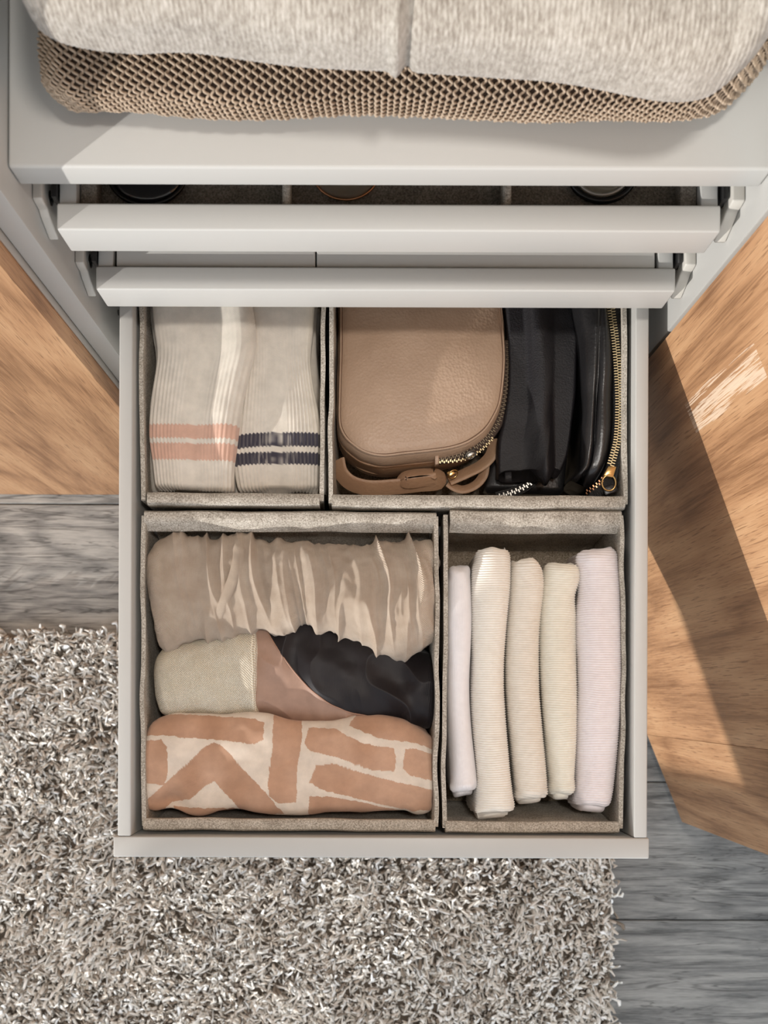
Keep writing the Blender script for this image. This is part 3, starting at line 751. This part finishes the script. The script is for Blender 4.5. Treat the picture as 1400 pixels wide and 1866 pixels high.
sock('cream folded socks with two pale pink stripes, at the drawer wall', [(274, 540), (281, 600), (286, 650), (280, 705), (275, 755), (274, 800), (279, 850), (284, 893)],
     [(452, 540), (462, 600), (464, 640), (452, 690), (441, 740), (433, 790), (428, 850), (428, 899)], .621, [(778, 803, .03, lambda x: 0*x), (812, 842, .03, lambda x: 0*x)], lin(214, 174, 154), 1, .013, hump=hump1,
     layers=((-.0045, .0035, -.018), (.002, .006, -.038)))
sock('cream folded socks with two navy stripes, next to the felt divider', [(428, 540), (440, 600), (442, 660), (436, 720), (430, 770), (426, 820), (430, 870), (435, 899)],
     [(572, 540), (568, 600), (567, 650), (573, 700), (581, 750), (586, 800), (587, 850), (586, 897)], .614, [(788, 813, 0, lambda x: .0016*np.clip(490-x, 0, 80)**2), (824, 846, 0, lambda x: .0013*np.clip(480-x, 0, 80)**2)], lin(66, 62, 72), 2, .013,
     layers=((.0, .0045, -.016), (.002, .0065, -.036)))

# ------------------------------------------------------------------ tan bag
OUT = [(623, 500), (623, 640), (621, 720), (621, 770), (628, 790), (641, 805), (665, 821), (697, 828), (738, 824), (794, 818), (820, 814), (847, 806), (868, 794), (885, 779), (900, 755), (909, 733), (915, 690), (917, 650), (915, 610), (912, 560), (905, 500), (880, 470), (650, 470)]
zt = .614
cl = crom(OUT + [OUT[0]], 161)[:-1]
ctr = np.array((770, 650.))
def ring(scale_px, z, push=(0, 0)):
    n = cl - ctr; nn = n/np.linalg.norm(n, axis=1, keepdims=True)
    q = cl + nn*scale_px + np.array(push)
    out = []
    for a, b in q:
        dz = TILT*(P(770, b, zt)[1] - P(770, 745, zt)[1]); out.append((*P(a, b, zt+dz), z+dz))
    return np.array(out)
TILT = -.11
bag = thing('crossbody_bag', 'tan leather zip crossbody bag in the wide felt box', 'bag', (*P(770, 690, zt), .528))
def shell(rings, capz=None, seed=3, bump=.0012, dome=.006):
    """rings from outside bottom to top outline, then filled top as concentric rings"""
    R = list(rings); top = R[-1]; c = top.mean(0)
    for k in (.92, .8, .6, .4, .2, .05):
        q = c + (top-c)*k; q[:, 2] += dome*(1-k**2.2); R.append(q)
    G = np.array(R); G[:, :, 2] += bump*fbm(G*22, seed, 2)
    n = G.shape[1]; F = [tuple(f) for f in grid_faces(len(R), n, True)] + [tuple((len(R)-1)*n+k for k in range(n)), tuple(range(n))[::-1]]
    return G.reshape(-1, 3), F
obj('front_panel', shell([ring(1, zt-.008), ring(2.5, zt-.004), ring(1, zt-.0008), ring(-2, zt+.0006)]), M['bag'], bag, smooth=True)
# gusset bands
def band(o0, o1, z0, z1, p0=(0, 0), p1=(0, 0), bulge=4, n=7):
    rs = []
    for i in range(n):
        t_ = i/(n-1); rs.append(ring(o0+(o1-o0)*t_ + bulge*math.sin(math.pi*t_), z0+(z1-z0)*t_, (p0[0]+(p1[0]-p0[0])*t_, p0[1]+(p1[1]-p0[1])*t_)))
    G = np.array(rs); G = G + (.0008*fbm(G*40, 12, 2))[:, :, None]*np.array((1, 1, .3))
    n_ = G.shape[1]; F = [tuple(f) for f in grid_faces(n, n_, True)] + [tuple(range(n_))[::-1], tuple((n-1)*n_+k for k in range(n_))]
    return G.reshape(-1, 3), F
obj('gusset', band(6, 1.5, zt-.024, zt-.003, (0, 5), (0, 0), 5), M['bag'], bag, smooth=True)
obj('back_gusset', band(2, 4, zt-.062, zt-.026, (0, 14), (0, 7), 5), M['bag_dark'], bag, smooth=True)
V, F = tube(ring(1.2, zt-.0005), .0012, 8, closed=True); mk('piping', V, F, M['bag'], bag)
V, F = tube(ring(6.5, zt-.024, (0, 5)), .0013, 8, closed=True); mk('piping', V, F, M['bag_dark'], bag)
V, F = tube(ring(5.0, zt-.047, (0, 10)), .0015, 8, closed=True); mk('piping', V, F, M['bag_dark'], bag)
V, F = tube(ring(-.6, zt+.0003), .00055, 6, closed=True); mk('seam', V, F, simple('bag_seam_thread', lin(112, 84, 64), .7), bag, label='dark stitched seam around the front panel')
# zip along the right front corner
def zipper(path, parent, mat, pitch, tw, th_, tape=None, tw2=.004, lift=.0006, name='zipper_teeth', gap=.0):
    d = np.r_[0, np.cumsum(np.linalg.norm(np.diff(path, axis=0), axis=1))]; n = int(d[-1]/pitch); parts = []
    for k in range(n):
        s_ = (k+.5)*pitch; p = np.array([np.interp(s_, d, path[:, i]) for i in range(3)]); q = np.array([np.interp(s_+.0004, d, path[:, i]) for i in range(3)])
        T = (q-p)/np.linalg.norm(q-p); N = np.cross((0, 0, 1), T); N /= np.linalg.norm(N)
        off = (tw*.30+gap)*(1 if k % 2 else -1)
        V, F = rbox(-pitch*.30, pitch*.30, -tw/2, tw/2, -th_/2, th_/2, 0)
        V = p + np.outer(V[:, 0], T) + np.outer(V[:, 1]+off, N) + np.outer(V[:, 2]+lift, (0, 0, 1)); parts.append((V, F))
    obj(name, join(*parts), mat, parent, kind='stuff')
    if tape:
        V, F = tube(path, tw2, 10, flat=.12); mk('zipper_tape', V, F, tape, parent, uv=np.c_[V[:, 0], V[:, 1]])
zp = crom([P3(*q) for q in [(799, 838, 0.604), (830, 833, 0.604), (853, 824, 0.604), (876, 809, 0.604), (896, 789, 0.604), (911, 764, 0.604), (919, 730, 0.604), (925, 680, 0.604), (926, 620, 0.604)]], 80)
zipper(zp, bag, M['darkmetal'], .0017, .0026, .0012, M['bag_in'], .0042, .0008)
zp2 = crom([P3(*q) for q in [(800, 842, 0.606), (832, 840, 0.606), (856, 834, 0.605), (880, 818, 0.604), (900, 797, 0.603)]], 50)
zipper(zp2, bag, M['brassteeth'], .0018, .0018, .0010, None, lift=.001)
def ringtube(cx, cy, z, rx, ry, r, tilt=0, n=28):
    a = np.linspace(0, 2*math.pi, n, endpoint=False); c_, s_ = math.cos(tilt), math.sin(tilt); x0, y0_ = P(cx, cy, z)
    x, y = rx*np.cos(a), ry*np.sin(a)
    return tube(np.stack([x0+x*c_-y*s_, y0_+x*s_+y*c_, z+.002*np.sin(a)], 1), r, 8, closed=True)
V, F = rbox(-.0045, .0045, -.0026, .0026, -.0012, .0014, .0008)
def place(V, px, py, z, rot):
    c_, s_ = math.cos(rot), math.sin(rot); x0, y0_ = P(px, py, z)
    return np.stack([x0+V[:, 0]*c_-V[:, 1]*s_, y0_+V[:, 0]*s_+V[:, 1]*c_, V[:, 2]+z], 1)
sl = obj('zipper_slider', (place(V, 858, 826, 0.608, .5), F), M['steel'], bag)
V, F = ringtube(858, 829, .6105, .0050, .0027, .0006, .5); mk('pull_ring', V, F, M['steel'], sl)
V, F = rbox(-.003, .003, -.0022, .0022, -.001, .0012, .0006)
sl = obj('zipper_slider', (place(V, 822, 862, 0.594, .5), F), M['gold'], bag)
V, F = ringtube(826, 864, 0.596, .0042, .0028, .0007, .6); mk('pull_ring', V, F, M['gold'], sl)
# tab, stitched patch and straps
V, F = prism([P(*q, .606) for q in [(792, 818), (799, 818), (800, 846), (793, 848)]], 2, 0.600, .6085, .0006); obj('stitched_tab', (V, F), M['bag'], bag)
def strap(pts, w_, parent=bag, n=60, th_=.0016, mat=M['bag_dark'], name='strap'):
    q = crom([P3(*p) for p in pts], n); T = np.gradient(q, axis=0); T /= np.linalg.norm(T, axis=1, keepdims=True)
    N = np.cross((0, 0, 1), T); N /= np.linalg.norm(N, axis=1, keepdims=True)
    prof = [(-.5, -.5), (-.5, .5), (-.2, .55), (.2, .55), (.5, .5), (.5, -.5)]          # across thickness, up the width
    G = np.stack([q + N*a*th_*2 + b*w_*(.62*N + np.array((0, 0, .75))) for a, b in prof], 1)
    k = len(prof); F = [tuple(f) for f in grid_faces(n, k, True)] + [tuple(range(k))[::-1], tuple((n-1)*k+i for i in range(k))]
    return obj(name, (G.reshape(-1, 3), F), mat, parent)
strap([(616, 838, 0.588), (622, 862, 0.586), (640, 880, 0.584), (672, 889, 0.583), (720, 887, 0.583), (765, 882, 0.584), (800, 878, 0.586), (802, 868, 0.587), (790, 862, 0.587)], .014)
strap([(790, 862, 0.589), (770, 862, 0.589), (742, 866, 0.589), (733, 874, 0.589), (742, 879, 0.589), (770, 876, 0.589), (795, 872, 0.589)], .010, name='strap_loop')
strap([(884, 846, 0.581), (880, 868, 0.581), (866, 884, 0.581), (845, 892, 0.581), (828, 888, 0.581), (817, 880, 0.581)], .008, name='strap')
strap([(903, 800, 0.588), (897, 826, 0.586), (880, 846, 0.585), (850, 862, 0.584), (818, 876, 0.583)], .012, name='pocket_edge')

# ------------------------------------------------------------------ black bags
zc = .600
rows = resamp([(916, 500), (922, 600), (924, 700), (914, 780), (906, 815), (905, 872)], [(1052, 500), (1052, 600), (1048, 700), (1042, 780), (1034, 830), (1020, 866)], zc, 12); c = rows.mean((0, 1))
cb = thing('clutch_bag', 'matt black fold-over clutch lying between the tan bag and the glossy pouch', 'bag', (c[0], c[1], .528), 'black bags')
def fold_disp(G, th, v):
    x = NX + G[:, :, 0]*FPX/(CAM_H-.615); cx = np.interp(v, [0, .5, 1], [972, 984, 992]); wl = np.interp(v, [0, 1], [26, 24])
    q = np.where(np.abs(x-cx) < wl, np.cos(np.clip((x-cx)/wl, -1, 1)*math.pi/2)**2, 0)
    return np.clip(np.sin(th), 0, 1)*(.016*q - .004) + .0008*fbm(G*30, 7, 2)
G, uv, th, v = pillow(rows, zc, .012, .05, nu=200, nv=160, pt=.35, pb=.4, r0=.03, r1=.015, rw=.05, disp=fold_disp)
floor_clip(G, .5285); mkgrid('flap', G, uv, M['blk_suede'], cb)
rows = resamp([(914, 500), (920, 650), (900, 800), (880, 898)], [(1040, 500), (1042, 650), (1036, 800), (1026, 903)], .577, 8)
G, uv, th, v = pillow(rows, .577, .010, .03, nu=80, nv=80, pt=.4, pb=.4, r0=.03, r1=.03, rw=.1, disp=lambda G, a, b: .0008*fbm(G*30, 9, 2))
floor_clip(G, .5285); mkgrid('body', G, uv, M['blk_leather'], cb)
zp = crom([P3(*q) for q in [(905, 906, .593), (930, 899, .593), (955, 888, .594), (972, 876, .595), (986, 864, .595)]], 40)
zipper(zp, cb, M['steel'], .0019, .0028, .0014, M['blk_tape'], .0045, .0008)

zc = .612
rows = resamp([(1032, 500), (1042, 565), (1054, 640), (1056, 720), (1056, 800), (1052, 850), (1030, 876)], [(1104, 500), (1106, 565), (1112, 640), (1114, 720), (1112, 800), (1104, 850), (1080, 892)], zc, 14); c = rows.mean((0, 1))
pb_ = thing('zip_pouch', 'glossy black leather pouch with brass zipper along the right wall', 'bag', (c[0], c[1], .528), 'black bags')
def pouch_disp(G, th, v):
    x = NX + G[:, :, 0]*FPX/(CAM_H-.63); cx = np.interp(v, [0, .5, .8, 1], [1092, 1088, 1080, 1062])
    g = -.006*np.exp(-((x-cx)/4.0)**2)*np.interp(v, [0, .3, .6, 1], [.1, .3, 1, 1])
    return np.clip(np.sin(th), 0, 1)*g + .0026*fbm(G*np.array((40, 16, 30)), 17, 2)
G, uv, th, v = pillow(rows, zc, .021, .08, nu=160, nv=200, pt=.75, pb=.4, r0=.02, r1=.10, rw=.3, disp=pouch_disp)
floor_clip(G, .5285); mkgrid('pouch_body', G, uv, M['blk_leather'], pb_)
edge = crom([P3(*q) for q in [(1099, 500, .626), (1102, 565, .626), (1108, 640, .626), (1110, 720, .626), (1109, 790, .626), (1101, 845, .624), (1082, 882, .618)]], 60)
V, F = tube(edge, .0011, 8); mk('piping', V, F, M['blk_leather'], pb_)
rows = resamp([(1100, 500), (1106, 565), (1112, 640), (1114, 720), (1112, 800), (1100, 860), (1070, 905)], [(1128, 500), (1132, 565), (1135, 640), (1135, 720), (1132, 800), (1126, 860), (1112, 905)], .618, 14)
G, uv, th, v = pillow(rows, .618, .012, .085, nu=60, nv=120, pt=.5, pb=.4, r0=.03, r1=.04, rw=.1)
floor_clip(G, .5285); mkgrid('zipper_tape', G, uv, M['blk_tape'], pb_)
zp = crom([P3(*q) for q in [(1108, 500, .6325), (1114, 565, .6325), (1121, 620, .6325), (1126, 680, .6325), (1128, 740, .6325), (1125, 800, .6325), (1118, 830, .6325), (1112, 850, .6325)]], 90)
zipper(zp, pb_, M['brassteeth'], .00115, .0034, .0016, None, lift=.0006, gap=.0004)
V, F = prism([P(*q, .632) for q in [(1107, 851), (1122, 852), (1116, 872), (1104, 870), (1098, 868)]], 2, .629, .6365, .0008)
sl = obj('zipper_slider', (V, F), M['gold'], pb_)
V, F = ringtube(1110, 880, .634, .0058, .0062, .0008, .3); mk('pull_ring', V, F, M['gold'], sl)
V, F = rbox(-.006, .006, -.0035, .0035, -.001, .0012, .001); obj('leather_pull', (place(V, 1113, 892, .630, .35), F), M['blk_leather'], sl)
zp = crom([P3(*q) for q in [(1100, 872, .630), (1090, 882, .6285), (1078, 891, .627), (1066, 899, .6245)]], 24)
zipper(zp, pb_, M['copper'], .0016, .0018, .001, None, name='zipper_teeth', gap=.0004)

# ------------------------------------------------------------------ tray contents
TB = .838-.028
ins = thing('tray_insert', 'dark grey felt insert with pale dividers lying in the upper tray', 'organizer', ((TXL+TXR)/2, .45, TB))
ix0, ix1, iy0, iy1 = TXL+.0130, TXR-.0130, .3262, .62
obj('felt_mat', rbox(ix0, ix1, iy0, iy1, TB+.0002, TB+.003, .0008), M['felt_dark'], ins)
obj('side_wall', rbox(ix0, ix0+.011, iy0, iy1, TB+.003, TB+.018, .001), M['felt_dark'], ins)
obj('side_wall', rbox(ix1-.011, ix1, iy0, iy1, TB+.003, TB+.018, .001), M['felt_dark'], ins)
for px in (522.5, 923.5):
    xx = P(px, 372, .826)[0]
    obj('divider', rbox(xx-.0028, xx+.0028, iy0+.0015, iy1, TB+.003, TB+.021, .0022, 3), M['felt'], ins, label='pale felt divider')
def disc(cx, cy, z, rx, ry, th_, n=40, dome=.0015):
    a = np.linspace(0, 2*math.pi, n, endpoint=False); V = []; F = []
    for (s_, zz) in ((1, 0), (1, th_), (.8, th_+dome*.5), (.4, th_+dome), (.05, th_+dome*1.1)):
        for q in a: V.append((cx+rx*s_*math.cos(q), cy+ry*s_*math.sin(q), z+zz))
    for i in range(4):
        for k in range(n): F.append((i*n+k, i*n+(k+1) % n, (i+1)*n+(k+1) % n, (i+1)*n+k))
    F.append(tuple(4*n+k for k in range(n))); F.append(tuple(range(n))[::-1]); return V, F
def eyeglasses(name, label, px, pyb, r, ry, frame_r, fm, lm, z, double=None):
    x, yb = P(px, pyb, z+.002); cy = yb + ry
    t = thing(name, label, 'glasses', (x, cy+.035, TB+.003), 'glasses in the upper tray')
    for k in (0, 1):
        yy = cy + k*(2*ry+.016); a = np.linspace(0, 2*math.pi, 48, endpoint=False)
        V, F = tube(np.stack([x+r*np.cos(a), yy+ry*np.sin(a), np.full(48, z+.002)], 1), frame_r, 8, closed=True); mk('rim', V, F, fm, t)
        V, F = disc(x, yy, z+.0012, r-frame_r*.6, ry-frame_r*.6, .001); mk('lens', V, F, lm, t)
        if double:
            V, F = tube(np.stack([x+(r-.004)*np.cos(a), yy+(ry-.004)*np.sin(a), np.full(48, z+.0022)], 1), .0011, 8, closed=True); mk('inner_rim', V, F, double, t)
    V, F = tube(crom([(x, cy+ry, z+.002), (x+.006, cy+ry+.008, z+.004), (x, cy+ry+.016, z+.002)], 12), frame_r*.9, 8); mk('bridge', V, F, fm, t)
    for k, yy in ((0, cy-ry*.55), (1, cy+2*ry+.016+ry*.55)):
        V, F = tube(crom([(x-r*.80, yy, z+.001), (x-r*.6, yy+.002, z-.001), (x+r*.2, yy+.004+k*.0, z-.0018), (x+r*1.0, yy+.012, z-.0018)], 16), max(.0009, frame_r*.7), 8); mk('temple', V, F, fm, t)
    return t
eyeglasses('sunglasses', 'black sunglasses with large dark lenses in the left compartment of the upper tray', 268, 373, .0265, .023, .0016, M['frame_black'], M['lens_black'], TB+.0065)
eyeglasses('eyeglasses', 'thin copper wire eyeglasses in the middle compartment of the upper tray', 630, 364, .0225, .020, .0008, M['copper'], M['lens_clear'], TB+.0065)
eyeglasses('eyeglasses', 'thick black round eyeglasses in the right compartment of the upper tray', 1097, 366, .0220, .020, .0024, M['frame_black'], M['lens_clear'], TB+.0065, M['edge_metal'])

TB2 = .727-.026
xs = P(576, 478, .722)[0]
for a, b, lab in ((TXL+.0145, xs-.0005, 'smaller white lidded box in the lower tray, left of the seam'), (xs+.0005, TXR-.0145, 'wider white lidded box in the lower tray, right of the seam')):
    t = thing('lidded_box', lab, 'box', ((a+b)/2, .42, TB2), 'white boxes in the lower tray')
    obj('box_body', rbox(a+.001, b-.001, .3275, .52, TB2+.0002, TB2+.013, .001), M['white_box'], t)
    obj('lid', rbox(a, b, .3265, .521, TB2+.0132, TB2+.022, .0012, 3), M['white_box'], t)

# ------------------------------------------------------------------ sweaters on the shelf
def sweater_rows(pts_front, depth_back, z):
    f = crom([P(a, b, zz) for a, b, zz in pts_front], 26)
    bk = f.copy(); bk[:, 1] = depth_back
    return np.stack([bk, f], 1)
# brown knit: flat folded stack
zk = SH + .0305
fr = [(84, 150, zk), (98, 172, zk), (150, 182, zk), (250, 186, zk), (400, 192, zk), (640, 194, zk), (800, 198, zk), (950, 204, zk), (1100, 206, zk), (1230, 204, zk), (1310, 190, zk), (1345, 165, zk), (1395, 110, zk)]
rows = sweater_rows(fr, .60, zk)
kn = thing('folded_sweater', 'brown chunky openwork knit sweater lying on the white shelf', 'sweater', (.0145, .46, SH), 'folded sweaters')
G, uv, th, v = pillow(rows, zk, .027, .030, nu=120, nv=200, pt=.55, pb=.6, r0=.03, r1=.03, rw=.02, disp=lambda G, a, b: .002*fbm(G*14, 5, 2))
floor_clip(G, SH+.0012)
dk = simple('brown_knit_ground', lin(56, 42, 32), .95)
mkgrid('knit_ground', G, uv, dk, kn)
# yarn: zigzag strands in antiphase make an open net over the front of the fold
Nn = gnormals(G)
def samp(vv, tt):
    """bilinear sample of surface + normal; vv in rows index space, tt in theta index space"""
    nv, nu = G.shape[:2]; i = np.clip(np.floor(vv).astype(int), 0, nv-2); fi = np.clip(vv-i, 0, 1)[:, None]
    j0 = np.floor(tt).astype(int); fj = (tt-j0)[:, None]; j1 = (j0+1) % nu; j0 = j0 % nu
    f = lambda A: (1-fi)*((1-fj)*A[i, j0]+fj*A[i, j1]) + fi*((1-fj)*A[i+1, j0]+fj*A[i+1, j1])
    return f(G), f(Nn)
# arclength tables
nuK = 120; sec = G[100]; idx = np.arange(30, 112) % nuK     # theta from top (90 deg) over the front (180) to the bottom
sl_ = np.r_[0, np.cumsum(np.linalg.norm(np.diff(sec[idx], axis=0), axis=1))]
front = G[:, 60, :]; xl = np.r_[0, np.cumsum(np.linalg.norm(np.diff(front, axis=0), axis=1))]
total = xl[-1]; p_ = .0027; hgt = .0043
s0 = np.interp(52-30, np.arange(82), sl_) - .028; s1 = sl_[-1]-.004
strV, strF, off = [], [], 0
cols = int(total/p_) + 40
n_s = int((s1-s0)/hgt*8)
ss = np.linspace(s0, s1, n_s)
for kcol in range(-20, cols):
    xb = kcol*p_
    xm = xb - total*.47
    slant = np.clip(-xm*3.2, -.42, .42) if abs(xm) < .13 else (-.42*np.sign(xm))
    xpos = xb + slant*(-(ss-s0)+ (s1-s0)*.5)*(-1) + .0011*np.sin(2*math.pi*ss/hgt + kcol*math.pi)
    lift = .0012 + .0009*np.cos(2*math.pi*ss/hgt*1 + kcol*math.pi+.6) - (.0006 if kcol % 4 < 2 else 0)
    ok = (xpos > .002) & (xpos < total-.002)
    if ok.sum() < 12: continue
    xx, sv, lf = xpos[ok], ss[ok], lift[ok]
    vv = np.interp(xx, xl, np.arange(len(xl))); tt = 30 + np.interp(sv, sl_, np.arange(82))
    q, nn = samp(vv, tt); q = q + nn*lf[:, None]
    q[:, 2] = np.maximum(q[:, 2], SH+.0012)
    V, F = tube(q, .00085, 5, caps=False); strV.append(V); strF.append(np.array(F)+off); off += len(V)
mk('knit_yarn', np.concatenate(strV), np.concatenate(strF), simple('brown_yarn', lin(174, 154, 132), .9, var=(lin(194, 174, 152), 120, 3), bump=(1500, .4, .0006)), kn, kind='stuff')

# cream sweater on top
zs = 1.003
fr = [(36, 20, zs), (44, 48, zs), (75, 70, zs), (120, 82, zs), (200, 92, zs), (330, 88, zs), (500, 92, zs), (700, 98, zs), (850, 104, zs), (1000, 118, zs), (1150, 136, zs), (1270, 142, zs), (1345, 118, zs), (1400, 55, zs), (1412, 10, zs)]
rows = sweater_rows(fr, .62, zs)
cw = thing('folded_sweater', 'thick cream wool sweater folded on top of the brown knit', 'sweater', (.0145, .46, zk+.03), 'folded sweaters')
def cream_disp(G, th, v):
    xsm = P(722, 60, 1.0)[0]; d = G[:, :, 0]-xsm
    return .0030*np.exp(-(d/.0030)**2) - .0030*np.exp(-((d-.0062)/.0026)**2) + .004*fbm(G*np.array((9, 9, 14)), 51, 2) + 0.00018*np.sin(G[:, :, 0]*2*math.pi/.0026 + 3*vnoise(G*np.array((60, 60, 60)), 6))
def cream_z(v): return np.interp(v, [0, .06, .15, .5, .75, .92, 1], [.018, .006, .0, .0, -.004, -.010, .01])
G, uv, th, v = pillow(rows, zs, .046, .043, nu=110, nv=900, pt=.7, pb=.62, r0=.03, r1=.02, rw=.02, disp=cream_disp, zfun=cream_z)
G[:, :, 2] = np.maximum(G[:, :, 2], SH+.004)
t = NT('cream_wool'); t.set(Roughness=.95); t.b.inputs['Sheen Weight'].default_value = .4; t.b.inputs['Specular IOR Level'].default_value = .1
a = t.noise(t.coord(scale=(520, 210, 210)), 1.0, 3, .6); b = t.noise(t.coord(), 35, 3)
t.col(t.ramp(t.math('ADD', t.math('MULTIPLY', a, .75), t.math('MULTIPLY', b, .25)), [(.36, lin(142, 134, 124)), (.5, lin(167, 160, 150)), (.64, lin(186, 180, 171))])); t.bump(a, .5, .0012)
mkgrid('wool_body', G, uv, t.m, cw)
